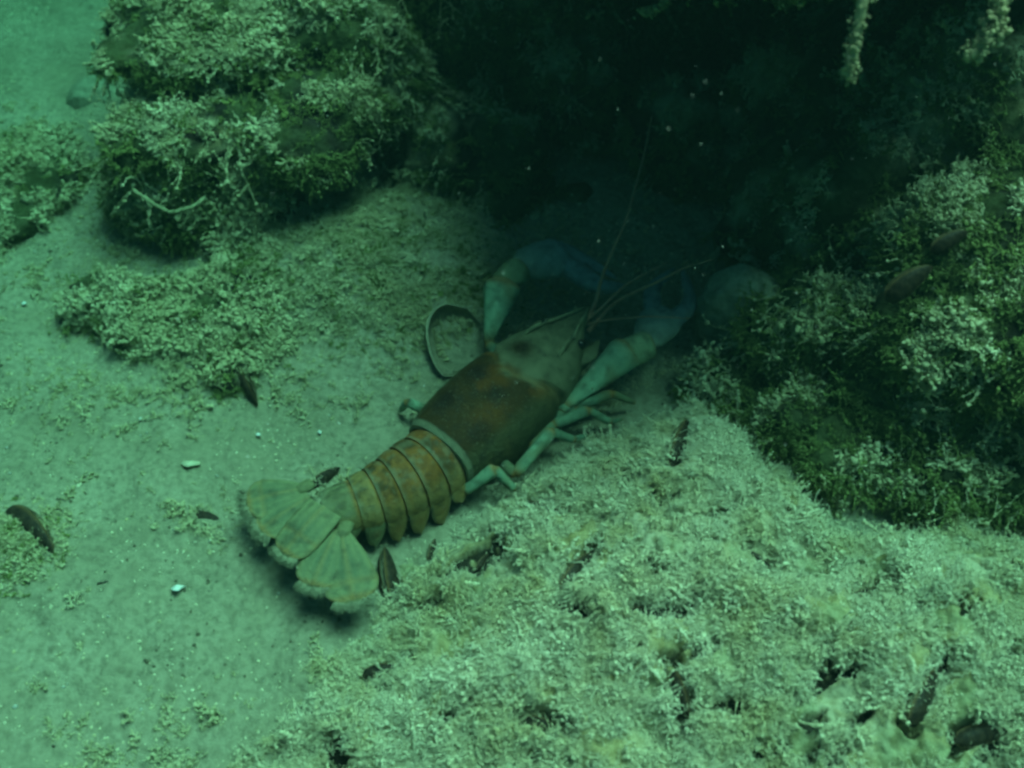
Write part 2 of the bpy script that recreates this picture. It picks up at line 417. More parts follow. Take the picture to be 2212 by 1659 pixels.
X, Y = np.meshgrid(mx, my, indexing='ij'); X, Y = X.ravel(), Y.ravel(); mz = mound(X, Y)
mV = np.stack([X, Y, mz], 1); mF = grid_faces(700, 392)[:, ::-1]; p0 = np.stack([X, Y, 0 * X], 1)
lum = .40 * (cauli(p0, 1.05, 3) - .5) + .20 * (cauli(p0, .36, 13) - .5) + .11 * (cauli(p0, .17, 17) - .5) + .06 * fbm(p0 * 5, 2, 19); pit = pits(p0)
slit = np.zeros(len(p0))                                             # the silt stands off a little from each shell; the gap is also painted dark
for e0, e1, *_ in HEAP:
    z_ = mz_(e0, e1); a, b = at(*e0, z_), at(*e1, z_); L_ = np.linalg.norm((b - a)[:2]); e = (b - a)[:2] / L_; w = p0[:, :2] - a[:2]; t = np.clip(w @ e, 0, L_)
    dd_ = np.linalg.norm(w - t[:, None] * e, axis=1) + .07 * fbm(p0 * 4, 2, 49); slit = np.maximum(slit, sstep(.40, .20, dd_))
pit = np.maximum(pit, slit); mV[:, 2] += lum * (1 - .7 * slit) - .6 * pit
mcol = silt_colour(p0, 700); mcol = mcol + (SHELL_SHADE - mcol) * (pit * sstep(-.55, -.2, fbm(p0 * 3, 2, 45)))[:, None]  # hollows and slits tinted to dark shell, with their shade painted in
keep = (mz > H(X, Y) - .35)[mF].any(1); mF = mF[keep]
used = np.unique(mF); re = np.zeros(len(mV), int); re[used] = np.arange(len(used)); mV = mV[used]; mF = re[mF]; mcol = mcol[used]
mussel_bed = add('mussel_bed', np_mesh('mussel_bed', mV, mF, M['bed'], mcol), origin=(6, 16, 0), category='mussel bed',
    label='heap of mussel shells under pale fluffy silt in front of the crayfish')

# ------------------------------------------------------------------ rocks
def rock(name, ells, voxel, amps, seed, origin, label, cl=.22, dusty=1.0):
    V, F = blob(ells, voxel); V = roughen(V, F, amps, seed); N = normals(V, F)
    V = V + N * (cl * (cauli(V, .9, seed) - .5) + cl * .6 * (cauli(V, .4, seed + 3) - .5))[:, None]; N = normals(V, F)
    dust = sstep(.15, .6, N[:, 2] + .35 * fbm(V * .7, 3, seed + 6)) * sstep(-.2, .1, fbm(V * .6, 3, 500)) * sstep(-.45, -.2, fbm(V * .8, 3, seed + 8)) * dusty      # silt lies where the rock faces up
    g = np.array((.065, .078, .034)) * (1 + .5 * fbm(V * .8, 3, seed + 9))[:, None]; g = g + (np.array((.03, .026, .02)) - g) * sstep(0, .4, fbm(V * .5 + 4, 3, seed + 5))[:, None]
    c = g + (silt_colour(V, seed + 2) * .9 - g) * dust[:, None]
    o = add(name, np_mesh(name, V, F, M['rock'], c), origin=origin, category='rock', label=label)
    return o, V, F
def A(px, py, y, r, a=0): return (aty(px, py, y), r, a)
leftR, LV, LF = rock('reef_rock', [
    ((-13.2, 39.9, 6.2), (2.9, 2.3, .62), 8), ((-15.4, 39.4, 6.0), (1.4, 1.2, .5), 0), ((-10.6, 40.2, 6.3), (2.2, 2.2, .7), 0),                 # upper shelf
    ((-13.0, 36.7, 4.35), (2.6, 2.2, .6), -8), ((-14.6, 36.3, 3.9), (1.4, 1.4, .6), 0), ((-13.0, 36.6, 1.5), (2.6, 2.3, 2.2), 0), ((-10.2, 36.6, 1.5), (2.4, 2.2, 2.2), 0), ((-15.0, 37.0, 1.2), (1.5, 1.8, 1.9), 0), ((-15.0, 37.4, 2.9), (1.2, 1.2, .8), 0), ((-11.0, 37.6, 4.5), (1.5, 1.5, .7), 0),   # lit slab
    ((-8.0, 35.9, 4.4), (1.9, 1.7, 1.15), 15), ((-7.2, 37.4, 5.2), (1.8, 1.7, 1.0), 0), ((-9.3, 36.9, 4.2), (1.2, 1.2, .9), 0),            # lump next to the hole
    (at(370, 650, .25), (1.5, 1.1, .6), 0), (at(440, 690, .25), (1.6, 1.3, .7), 0), (at(500, 630, .25), (1.8, 1.4, .9), 0), (at(545, 540, .25), (1.9, 1.5, 1.0), 0), (at(640, 520, .25), (1.8, 1.5, 1.0), 0), (at(560, 640, .25), (1.7, 1.3, .8), 0), (at(450, 760, .25), (1.2, 1.0, .5), 0), (at(520, 730, .25), (1.1, .9, .5), 0), (at(230, 650, .25), (1.6, 1.1, .5), 0), (at(340, 720, .25), (1.3, 1.0, .5), 0), (at(700, 590, .25), (1.7, 1.3, .8), 0), (at(800, 500, .25), (2.2, 1.6, 1.0), 0), (at(620, 660, .25), (1.7, 1.2, .7), 0), (at(560, 745, .25), (1.3, 1.0, .5), 0), (at(870, 560, .25), (2.0, 1.5, .9), 0), (at(760, 650, .25), (1.6, 1.2, .6), 0), (at(500, 810, .25), (.9, .8, .4), 0), (at(280, 690, .25), (1.2, .9, .4), 0),
    A(560, 420, 39, (4, 2.4, 2.4)), A(430, 400, 40.5, (4, 2.6, 2.6)), A(700, 420, 39.5, (3.4, 2.4, 2.4)),                 # shaded faces set back
    A(490, 20, 41.5, (2.6, 2.2, 1.0)), A(600, 80, 40.5, (2.4, 2.2, 1.1)), A(720, 50, 41, (2.8, 2.4, 1.4)), A(790, 170, 41, (2.4, 2.6, 2.2)), A(540, 190, 42.5, (4, 2.6, 2.6)),
    A(700, 0, 45.5, (7, 4, 4.6)), A(560, 250, 44, (5.5, 3, 4)), A(780, 250, 44.5, (5, 4, 5)), A(400, 60, 43.5, (3, 3, 1.6)),
    ], .2, [(.3, .3), (.32, .8)], 51, (-9, 38, 0), 'lumpy algae-covered rock in shelves left of the dark hole')
holeR, HV, HF = rock('overhanging_rock', [
    ((-1.5, 46.5, 4.5), (7, 4.5, 7.5), 0), ((8, 50, 6), (10, 5, 11), 0), ((19, 44, 5), (7, 9, 11), 20), ((13.5, 38, 3), (3.6, 5.5, 4.2), 15), ((18, 35, 6.0), (5, 5.5, 6.2), 0),
    ((7.5, 45, 17.5), (9.5, 10, 4.2), -12), ((9.5, 38.0, 16.8), (10.6, 11.0, 3.2), -8), ((22, 43, 19), (9, 9, 4.6), 0), ((24, 40, 8), (6, 9, 12), 0),
    ((13, 35, 17.2), (4, 5, 1.9), 0), ((12.3, 31.2, 16.8), (3.8, 2.6, 1.2), 0), ((21, 34, 7), (4, 4, 6), 0), ((9.2, 34.2, 20.0), (7.6, 9.0, 2.2), 0), A(1000, 330, 40, (3, 2, 2.5)), A(1140, 460, 38.2, (2.6, 1.6, 1.3)), A(900, 420, 39.5, (2.4, 1.8, 1.6)), A(1500, 330, 40, (3, 2, 3)), A(1680, 430, 35, (2.2, 1.8, 2.8)), A(1230, 200, 43, (3, 2, 3)), ((13, 32.5, 3.0), (2.8, 3.2, 4.0), 0), ((10.5, 34.5, 1.5), (2.2, 2.2, 2.4), 0),  # includes an unseen forward roof ellipsoid, added to shade the hole and head
    ], .4, [(1.2, .2), (.9, .6)], 71, (10, 44, 0), 'big dark overhanging rock roofing the hole behind the crayfish', .3)
rightR, RV, RF = rock('side_rock', [
    ((15.6, 25.2, 4.6), (3.6, 2.6, 1.8), 0), ((18.5, 24.5, 5.4), (4, 3.4, 2.2), 0), ((13.4, 26.5, 3.6), (2.3, 2.0, 1.5), 0), ((17, 27.5, 6.2), (4, 3.2, 2.0), 0),
    ((16.5, 27.5, 1.4), (3.4, 2.8, 3), 0), ((20, 22.5, 2), (3.6, 2.6, 2.4), 0), ((17.8, 21.6, 1.6), (2.4, 1.6, 1.3), 0), ((12.4, 24.0, .9), (1.4, 1.2, 1.2), 0), ((11.6, 27.0, 1.3), (2.2, 1.8, 1.9), 0), ((10.4, 25.6, .6), (1.4, 1.2, 1.0), 0), ((8.6, 26.3, .3), (1.7, 1.3, 1.0), 0), ((9.6, 24.2, .6), (1.5, 1.2, 1.3), 0), ((11.4, 22.8, .8), (1.8, 1.2, 1.4), 0), ((14.2, 21.6, .9), (2.2, 1.3, 1.4), 0), ((10.6, 27.6, 2.0), (2.0, 1.8, 2.2), 0), ((14.2, 24.4, 2.0), (3.0, 2.0, 2.2), 0), ((17.5, 23.6, 2.2), (3.0, 2.2, 2.4), 0),
    ], .2, [(.7, .3), (.55, .85)], 91, (17, 25, 0), 'lit algae-hung rock at the edge, beside the round stone', dusty=.4)

lowR, WV, WF = rock('low_rock', [(at(45, 400, .3), (2.6, 2.6, 1.0), 0), (at(-60, 440, .3), (3, 2.6, 1.1), 0), (at(90, 330, .2), (1.6, 1.6, .7), 0), (at(10, 480, .2), (1.7, 1.4, .7), 0)],
    .2, [(.4, .4), (.3, .9)], 191, tuple(at(20, 420, 0)), 'low silt-covered rock flat on the sand at the left border')
# ------------------------------------------------------------------ mussels (built where the photograph shows their dark edges)
def mussel_mesh(L=2.2, inner=(.13, .12, .08), open_=0.0, col=((.05, .035, .022), (.02, .015, .012), (.16, .10, .045))):
    """one valve of a pointed, keeled mussel: long axis X, hinge side -Y, belly of the shell +Z"""
    nu, nv = 15, 17; V = []; C = []
    for i in range(nu):
        a = i / (nu - 1)
        for j in range(nv):
            b = j / (nv - 1) * 2 - 1; x = (a ** .9) * L
            wd = L * .27 * (math.sin(math.pi * min(a ** .62, 1)) ** .6 + .03) ; yc = L * .05 * math.sin(a * 3.1)
            hgt = L * .20 * (math.sin(math.pi * (a ** .55)) ** .8)
            y = yc + b * wd; z = hgt * (1 - abs(b) ** 2.3) ** .62
            V.append((x - L * .5, y, z)); st = .5 + .5 * math.sin(a * 34 + b * b * 5)
            C.append(np.array(col[0]) * st + np.array(col[1]) * (1 - st) if abs(b) < .88 else np.array(col[2]))
    V = np.array(V); F = grid_faces(nu, nv); n = len(V); inn = V * np.array([.95, .93, 1]); inn[:, 2] = V[:, 2] * .92 - .015
    Fi = F[:, ::-1] + n; e = []
    ring = [i * nv for i in range(nu)] + [(nu - 1) * nv + j for j in range(1, nv)] + [i * nv + nv - 1 for i in range(nu - 2, -1, -1)] + list(range(nv - 2, 0, -1))
    for k in range(len(ring)):
        a, b = ring[k], ring[(k + 1) % len(ring)]; e.append((b, a, a + n, b + n))
    mb = MB(); mb.put(np.vstack([V, inn]), np.vstack([F, Fi, np.array(e)]), np.vstack([np.array(C), np.array(C) * 0 + np.array(inner)]))
    return mb
_valve = mussel_mesh().mesh('valve', M['mussel'])
for v in _valve.vertices: v.co *= S
_palemb = mussel_mesh(2.2, (.27, .25, .17), col=((.20, .19, .15), (.13, .125, .10), (.46, .43, .30)))
_valve_pale = _palemb.mesh('valve_pale', M['mussel'])
for v in _valve_pale.vertices: v.co *= S
mussel_spots = []
def mussel(p0, p1, z, label, roll=0.0, wide=.62, gape=8, sink=.35, group=None, valves=2, me=None, rad=.42):
    """long axis from picture point p0 to p1 at height z; roll turns it about that axis"""
    a, b = at(p0[0], p0[1], z), at(p1[0], p1[1], z); d = b - a; L = np.linalg.norm(d); c = (a + b) / 2 - np.array([0, 0, sink + .05])
    o = bpy.data.objects.new('mussel', None); COL.objects.link(o)
    x = Vector(d / L); up = Vector((0, 0, 1)); y = up.cross(x).normalized(); zz = x.cross(y)
    m = Matrix((x, y, zz)).transposed().to_4x4() @ Matrix.Rotation(R(roll), 4, 'X')
    s = L / 2.2
    o.matrix_world = Matrix.Translation(Vector(c * S)) @ m @ Matrix.Diagonal((s, s * wide, s * wide, 1))
    o.empty_display_size = .005
    o['category'] = 'mussel'; o['label'] = label
    o['group'] = group or 'mussels half buried in silt'
    for k in range(valves):
        v = bpy.data.objects.new('valve', me or _valve); COL.objects.link(v); v.parent = o
        v.rotation_euler = (R(gape) if k == 0 else R(180 - gape), 0, 0)
        if k: v.scale = (1, -1, 1); v.rotation_euler = (R(180) - R(gape), 0, 0)
    mussel_spots.append((a, b, rad)); return o
for p0, p1, lab, roll, kw in HEAP:
    mussel(p0, p1, mz_(p0, p1) + .16, lab, roll, **kw)
def hz(p): 
    z = 0
    for _ in range(5): q = at(p[0], p[1], z); z = float(H(q[:1], q[1:2])[0])
    return z
mussel((5, 1088), (108, 1178), hz((55, 1130)) + .1, 'black arched mussel edge on the sand at the left border', 40, sink=.35, rad=.3, wide=.7)
mussel((405, 1105), (490, 1130), hz((455, 1115)) + .05, 'black mussel lying on the sand left of the tail fan', 20, sink=.15, rad=.3)
mussel((85, 1600), (155, 1645), hz((120, 1620)), 'black mussel poking out of the silt in the lower left corner', 30, sink=.15, rad=.3)
mussel((480, 738), (552, 858), hz((520, 810)) + .35, 'dark mussel with a brown rim standing at the foot of the rock', 70, sink=.45, wide=.5, rad=.2)
mussel((672, 1052), (735, 1008), hz((700, 1040)) + .2, 'dark mussel arch showing behind the last tail segments', 40, sink=.0)
mussel((318, 1180), (322, 1118), hz((322, 1150)) - .02, 'pale bluish shell half sunk in the sand', 20, sink=.12, valves=1, me=_valve_pale)
mussel((235, 805), (290, 838), hz((262, 822)), 'grey shell crescent on the sand below the rock', 15, sink=.2)
a_ = aty(330, 345, 35.2); b_ = aty(490, 295, 35.6)
def mussel_w(a, b, label, roll, wide, sink, **kw):
    a = np.asarray(a); b = np.asarray(b); n = len(mussel_spots); o = mussel((0, 0), (1, 1), 0, label, **kw)
    d = b - a; L = np.linalg.norm(d); x = Vector(d / L); y = Vector((0, 0, 1)).cross(x).normalized(); zz = x.cross(y); s = L / 2.2
    o.matrix_world = Matrix.Translation(Vector(((a + b) / 2 - np.array([0, 0, sink])) * S)) @ Matrix((x, y, zz)).transposed().to_4x4() @ Matrix.Rotation(R(roll), 4, 'X') @ Matrix.Diagonal((s, s * wide, s * wide, 1))
    mussel_spots[n] = (a, b, .22); return o
mussel_w(a_, b_, 'long dark mussel wedged under the lit shelf of the left rock', 80, .8, 0, group='mussels on the rocks')
mussel_w(aty(1912, 650, 24.3), aty(2015, 575, 24.8), 'dark curved mussel on the lit side rock', 60, .8, 0, group='mussels on the rocks')
mussel_w(aty(2010, 545, 25.6), aty(2090, 500, 26.0), 'dark mussel above the curved one on the side rock', 60, .8, 0, group='mussels on the rocks')
mussel_w(at(1008, 650, 1.3), at(958, 800, .6), 'empty pale-edged mussel half lying open on the sand beside the carapace', 142, 1.35, .34, valves=1, me=_valve_pale, gape=0)

# ------------------------------------------------------------------ stones
def stone(name, c, r, seed, label, mt='stone', rot=0):
    V, F = ico(5); V = V * (1 + .24 * fbm(V * 1.1 + seed, 3, seed) + .05 * fbm(V * 5, 3, seed))[:, None]
    V = V * np.asarray(r); ca, sa = math.cos(R(rot)), math.sin(R(rot))
    V = V @ np.array([[ca, sa, 0], [-sa, ca, 0], [0, 0, 1]]) + np.asarray(c)
    return add(name, np_mesh(name, V, F, M[mt]), origin=(c[0], c[1], c[2] - r[2] * .9), category='stone', label=label)
stone('stone', aty(1600, 690, 29.2), (1.75, 1.15, 2.25), 4, 'round grey-green stone standing in the mouth of the hole', rot=-20)
stone('stone', aty(215, 228, 46.0), (1.5, 1.3, 1.4), 9, 'pale round pebble on the sand against the left rock')

# ------------------------------------------------------------------ the crayfish
BROWN, DARK, ORANGE = np.array((.19, .078, .02)), np.array((.045, .030, .012)), np.array((.38, .155, .025))
TAN, GREENTAN, TEAL, PALE = np.array((.27, .185, .07)), np.array((.19, .195, .10)), np.array((.125, .195, .13)), np.array((.34, .34, .22))
HEAD = np.array((.15, .15, .088))
cm = MB()
rear = at(945, 925, 2.7); rear[2] = 0; tipp = at(1271, 666, 2.5); head = math.atan2(tipp[1] - rear[1], tipp[0] - rear[0]); LC = np.linalg.norm(tipp[:2] - rear[:2])
fw = np.array([math.cos(head), math.sin(head), 0]); lf = np.array([-math.sin(head), math.cos(head), 0]); upv = np.array([0, 0, 1.0])
k = LC / 7.5
ss = np.array([-.05, .15, .6, 1.4, 2.4, 3.3, 4.2, 5.0, 5.6, 6.1, 6.45, 6.8, 7.2, 7.5]) * k
ww = np.array([1.38, 1.46, 1.56, 1.68, 1.74, 1.72, 1.64, 1.50, 1.30, 1.04, .72, .42, .24, .05])
tz = np.array([2.35, 2.52, 2.66, 2.78, 2.86, 2.84, 2.76, 2.70, 2.62, 2.54, 2.50, 2.5, 2.52, 2.56])
bz = np.array([.55, .4, .32, .28, .26, .3, .4, .55, .75, 1.0, 1.5, 2.1, 2.34, 2.5])
CQ = []; ns, nt = 110, 56; sv = np.linspace(ss[0], ss[-1], ns); V = []; C = []
for s in sv:
    w, t, b = np.interp(s, ss, ww), np.interp(s, ss, tz), np.interp(s, ss, bz)
    for j in range(nt):
        th = math.pi * (1.22 - 1.44 * j / (nt - 1)) - .0 ; cx, sx = math.cos(th), math.sin(th)
        e = .82; lx = math.copysign(abs(cx) ** e, cx); lz = math.copysign(abs(sx) ** e, sx) if sx > 0 else sx * .4
        y, z = w * lx, b + (t - b) * (.42 + .58 * lz)
        if sx < 0: z = b + (t - b) * .42 * (1 + sx * 2.0)
        sg = (3.30 + .95 * abs(lx) ** 2.2) * k; gr = math.exp(-((s - sg) / .13) ** 2)          # cervical groove
        shrink = 1 - .10 * gr; y *= shrink; z -= .11 * gr * max(sx, 0)
        if s > 5.6 * k: z += .10 * math.exp(-((abs(lx) - .75) / .22) ** 2) * min(1, (s - 5.6 * k) / .6) * max(sx, 0)   # rostral keels
        z += .03 * math.exp(-(lx / .05) ** 2) * (1 if s < sg else 0) * -1.4                       # mid-dorsal groove
        V.append(rear + fw * s + lf * y + upv * z)
        CQ.append((s, lx, sg, gr))
s_, l_, g_, r_ = np.array(CQ).T; q = np.stack([s_ * .55, l_ * 1.2, s_ * 0 + 3], 1); nz = fbm(q * 1.3, 3, 12); n2 = fbm(q * 4 + 3, 3, 15)
lerp = lambda a, b, t: a + (b - a) * np.clip(t, 0, 1)[:, None]
c1 = BROWN * (1 + .5 * n2)[:, None]; c1 = lerp(c1, DARK, sstep(-.30, .14, nz + .45 * n2 + .14 * (abs(l_) < .6)) * .9); c1 = lerp(c1, ORANGE * .5, sstep(.35, .65, -nz) * .35); c1 = lerp(c1, GREENTAN * .55, sstep(.66, .95, abs(l_)) * .75)
for a_, b_, ra, rb, cc_, w_ in ((1.5, -.50, .75, .26, ORANGE * .42, .6), (2.5, .35, .5, .3, DARK * .6, .9), (1.0, .45, .5, .3, DARK * .6, .9), (.9, -.62, .45, .2, DARK * .7, .9), (2.3, -.25, .5, .25, DARK * .7, .8), (2.9, .0, .35, .4, ORANGE * .3, .4)):
    c1 = lerp(c1, cc_, w_ * np.exp(-(((s_ / k - a_) / ra) ** 2 + ((l_ - b_) / rb) ** 2) ** 1.5) * (1 + .5 * n2))
c2 = HEAD * (1 + .35 * n2)[:, None]; c2 = lerp(c2, DARK * .6, 1.2 * np.exp(-(((s_ / k - 4.35) / .42) ** 2 + ((l_ - .22) / .30) ** 2)))
c1 = c1 * .8; C = lerp(c1, c2, sstep(-.28, .22, s_ - g_ + .35 * n2)); C = lerp(C, ORANGE * .5, .3 * r_); C[s_ < .12] = PALE * .55; C = np.clip(C, .01, .8)
cm.put(V, grid_faces(ns, nt), np.array(C))
# a turned-in rear rim so the carapace reads as a shell
rim = np.array(V[:nt]); cm.put(np.vstack([rim, rear + (rim - rear) * np.array([.93, .93, .94]) - fw * .02]), grid_faces(2, nt), PALE * .7)
# abdomen: axis bends a little to the left of straight back
hinge = at(699, 1082, 1.75); ax0 = rear + np.array([0, 0, 0]); ax1 = np.array([hinge[0], hinge[1], 0])
def axis(t):   # t 0 at carapace rear .. 1 at telson hinge
    mid = ax0 - fw * np.linalg.norm(ax1 - ax0) * .5
    p = (1 - t) ** 2 * ax0 + 2 * t * (1 - t) * mid + t * t * ax1; d = 2 * (1 - t) * (mid - ax0) + 2 * t * (ax1 - mid); d /= np.linalg.norm(d)
    return p, d
LA = np.linalg.norm(ax1 - ax0)
def ring(t, w, top, low, th):
    p, d = axis(t); side = np.array([d[1], -d[0], 0])        # right-hand side of the animal is -side... consistent for both
    return p + side * (w * math.cos(th)) + upv * (low + (top - low) * max(math.sin(th), 0) ** .9), d, side
edges = np.array([-.03, .14, .31, .47, .62, .77, 1.0])
for i in range(6):
    t0, t1 = edges[i], edges[i + 1]; w0 = np.interp(i, [0, 1, 2, 5, 6], [1.26, 1.30, 1.27, .95, .82]); w1 = np.interp(i + 1, [0, 1, 2, 5, 6], [1.26, 1.30, 1.27, .95, .82])
    h0 = np.interp(i, [0, 2, 5, 6], [2.30, 2.36, 1.95, 1.75]); h1 = np.interp(i + 1, [0, 2, 5, 6], [2.30, 2.36, 1.95, 1.75])
    nu, na = 12, 44; V = []; CQ = []
    for a in range(nu):
        u = a / (nu - 1); ext = u * 1.18 - .10; t = t0 + (t1 - t0) * ext
        prof = .90 + .13 * sstep(0, .45, np.array(u)) - .03 * sstep(.7, 1, np.array(u)); prof = float(prof)
        if i == 5: prof = .95 + .05 * math.sin(u * 3)
        for b in range(na):
            th = math.pi * b / (na - 1); w = (w0 + (w1 - w0) * u) * prof; top = (h0 + (h1 - h0) * u) * (.55 + .45 * prof); low = .95
            p, d, side = ring(t, w, top, low, th); V.append(p)
            CQ.append((t, math.cos(th), u))
    t_, h_, u_ = np.array(CQ).T; q = np.stack([t_ * 9, h_ * 3, t_ * 0 + i * 2.3], 1); n1 = fbm(q * .9, 3, 21); n2 = fbm(q * 3, 3, 25); f = i / 5
    base = (np.array((.20, .082, .021)) * (1 - f) + np.array((.22, .118, .038)) * f) if i < 4 else (TAN * .85 if i == 4 else GREENTAN * .95)
    C = base * (1 + .35 * n2)[:, None]; C = lerp(C, DARK * 1.3, sstep(.02, .35, n1) * (.85 if i < 4 else .45)); C = lerp(C, PALE * .5, sstep(.0, .35, fbm(q * 2.2 + 9, 3, 29)) * .45); C = lerp(C, PALE * .6, sstep(.84, .96, u_ + .08 * n2) * .5)
    C = lerp(C, ORANGE * .75, (1 - sstep(.10, .3, u_)) * .9); C = lerp(C, TAN * 1.05, sstep(.7, .98, abs(h_)) * .7); C = np.clip(C, .01, .7)
    V = np.array(V); cm.put(V, grid_faces(nu, na), np.array(C))
    lip = V[-na:]; pc, _ = axis(t0 + (t1 - t0) * 1.08); pc = pc + upv * 1.0; cm.put(np.vstack([lip, pc + (lip - pc) * .90]), grid_faces(2, na), ORANGE * .55)
    # pleura: rounded flaps hanging on both flanks
    for sgn in (-1, 1):
        pl = [0.55, 1.0, .92, .92, .88, .55][i]; nvv, nuu = 9, 9; PV = []; PC = []
        for thick in (0, 1):
            for b in range(nvv):
                v = b / (nvv - 1); hw = .5 * (1 - .25 * v) * math.sqrt(max(1 - v ** 3.2, .0)) + .01; uc = .56 + .22 * v
                for a in range(nuu):
                    uu = uc + hw * (a / (nuu - 1) * 2 - 1); t = t0 + (t1 - t0) * uu; w = (w0 + (w1 - w0) * .5) * 1.02
                    p, d = axis(t); side = np.array([d[1], -d[0], 0]); bulge = .10 * math.sin(math.pi * (a / (nuu - 1)))
                    PV.append(p + side * sgn * (w - .04 + bulge + .16 * v - .05 * thick) + upv * (1.05 - pl * v))
                    e = max(v, abs(a / (nuu - 1) * 2 - 1)); c = TAN * .95 if i < 4 else GREENTAN * 1.1; c = c + (PALE - c) * float(sstep(.8, 1, np.array(e))) * .6
                    c = c + (BROWN - c) * .5 * math.exp(-((v - .35) / .2) ** 2 - ((a / (nuu - 1) - .5) / .25) ** 2); PC.append(c)
        n = nvv * nuu; f = grid_faces(nvv, nuu); rg_ = [r * nuu for r in range(nvv)] + [(nvv - 1) * nuu + a for a in range(1, nuu)] + [r * nuu + nuu - 1 for r in range(nvv - 2, -1, -1)]
        e = [(rg_[q], rg_[q + 1], rg_[q + 1] + n, rg_[q] + n) for q in range(len(rg_) - 1)]
        cm.put(PV, np.vstack([f, f[:, ::-1] + n, np.array(e)]), np.array(PC))
# belly under the abdomen
P = [axis(t)[0] + upv * (.95 - .1 * t) for t in np.linspace(-.05, 1, 12)]
V, F = tube(P, np.linspace(1.15, .8, 12), 16, .55); cm.put(V, F, TAN * .6)
# tail fan: plates with a dome, ribs, a rust line and a hairy margin
fringe = MB()
def plate(root, tip, w_root, w_mid, w_tip, dome, suture=None, wmax=.62, bend=0.0, tilt=0.0, lift=0.0):
    root, tip = np.asarray(root, float), np.asarray(tip, float); d = tip - root; L = np.linalg.norm(d); d /= L
    sd_ = np.cross(d, upv); sd_ /= np.linalg.norm(sd_); up = np.cross(sd_, d)
    sd_ = sd_ * math.cos(tilt) + up * math.sin(tilt); up = np.cross(sd_, d)
    na, nb = 26, 19; PV = []; PC = []; tot = na * nb
    def hwid(a):
        base = np.interp(a, [0, wmax, 1], [w_root, w_mid, w_tip]); base = base + (w_mid - w_root) * .12 * math.sin(math.pi * min(a / wmax, 1))
        return base * math.sqrt(max(1 - max(0, (a - .78) / .225) ** 2.2, .0)) + .005
    for lay in (0, 1):
        for i in range(na):
            a = i / (na - 1)
            for j in range(nb):
                b = j / (nb - 1) * 2 - 1; hw = hwid(a)
                z = dome * (1 - b * b) * math.sin(math.pi * (.12 + .8 * a)) - .05 * lay + .035 * math.exp(-(b / .10) ** 2) * (1 - a) - lift * a * a
                z += .012 * math.cos(b * 15) * sstep(.05, .5, np.array(a))
                if suture is not None: z -= .05 * math.exp(-((a - suture) / .025) ** 2)
                PV.append(root + d * a * L + sd_ * (b * hw + bend * a * a) + up * z)
                rib = .5 + .5 * math.cos(b * 15); c = GREENTAN * (1.05 + .10 * rib); c = c + (TEAL * .6 - c) * (.22 * (1 - rib) + .45 * math.exp(-((a - .55) / .3) ** 2) * (1 - b * b))
                c = c + (TAN - c) * .35 * math.exp(-(b / .12) ** 2)
                if suture is not None: c = c + (TAN - c) * .45 * math.exp(-((a - suture) / .03) ** 2)
                em = max(a * 1.0, 0); rust = math.exp(-((a - .945 + .05 * (1 - b * b) * 0) / .028) ** 2) + (.35 * math.exp(-((abs(b) - .95) / .06) ** 2) if a > .5 else 0)
                c = c + (ORANGE * .8 - c) * min(.6, rust * .55); PC.append(np.clip(c, .01, .7))
    f = grid_faces(na, nb); r_ = [i * nb for i in range(na)] + [(na - 1) * nb + j for j in range(1, nb)] + [i * nb + nb - 1 for i in range(na - 2, -1, -1)] + list(range(nb - 2, -1, -1))
    e = [(r_[q + 1], r_[q], r_[q] + tot, r_[q + 1] + tot) for q in range(len(r_) - 1)]
    cm.put(PV, np.vstack([f[:, ::-1], f + tot, np.array(e)]), np.array(PC))
    rg = np.random.default_rng(int(abs(root[0] * 1000)) + int(tip[1] * 77))
    for q in range(230):                                                # setae on the outer margin
        b = rg.uniform(-1, 1); a = .93 + .07 * math.sqrt(max(1 - b * b, 0)); hw = hwid(.955)
        p0 = root + d * (a - .03) * L + sd_ * (b * hw * 1.0 + bend) + up * rg.uniform(-.05, .01) - up * lift
        dv = d + sd_ * (b * .55 + rg.normal(0, .22)) + up * rg.normal(-.05, .12); dv /= np.linalg.norm(dv); ln = rg.uniform(.22, .42)
        P = [p0, p0 + dv * ln * .5 + rg.normal(0, .015, 3), p0 + dv * ln + rg.normal(0, .03, 3)]
        V, F = tube(P, [.016, .012, .005], 3); fringe.put(V, F, PALE * rg.uniform(.6, 1.0))
        if rg.random() < .15:
            V, F = lump(rg.uniform(.02, .045), q, 1, .5); fringe.put(V + P[rg.integers(1, 3)], F, PALE * rg.uniform(.6, .95))
plate(at(660, 1056, 1.5), at(532, 1086, 1.45), .20, .80, .66, .10, .74, .7)                      # outer left
plate(at(670, 1074, 1.5), at(562, 1146, 1.4), .18, .70, .58, .10, None, .7)
plate(at(737, 1148, 1.4), at(764, 1300, 1.35), .22, .86, .78, .14, .74, .72)                      # outer right
plate(at(728, 1146, 1.45), at(675, 1268, 1.4), .18, .74, .62, .12, None, .72)
plate(at(702, 1096, 1.75), at(614, 1198, 1.5), .66, .70, .62, .16, .62, .5)                     # telson
V, F = tube(spline([at(752, 1128, 1.3), at(742, 1146, 1.4), at(738, 1166, 1.42)], 6), [.2, .27, .27, .25, .2, .1], 9, .6); cm.put(V, F, GREENTAN * .9)
V, F = tube(spline([at(672, 1044, 1.4), at(655, 1054, 1.5), at(640, 1060, 1.5)], 6), [.2, .25, .25, .22, .2, .1], 9, .6); cm.put(V, F, GREENTAN * .9)
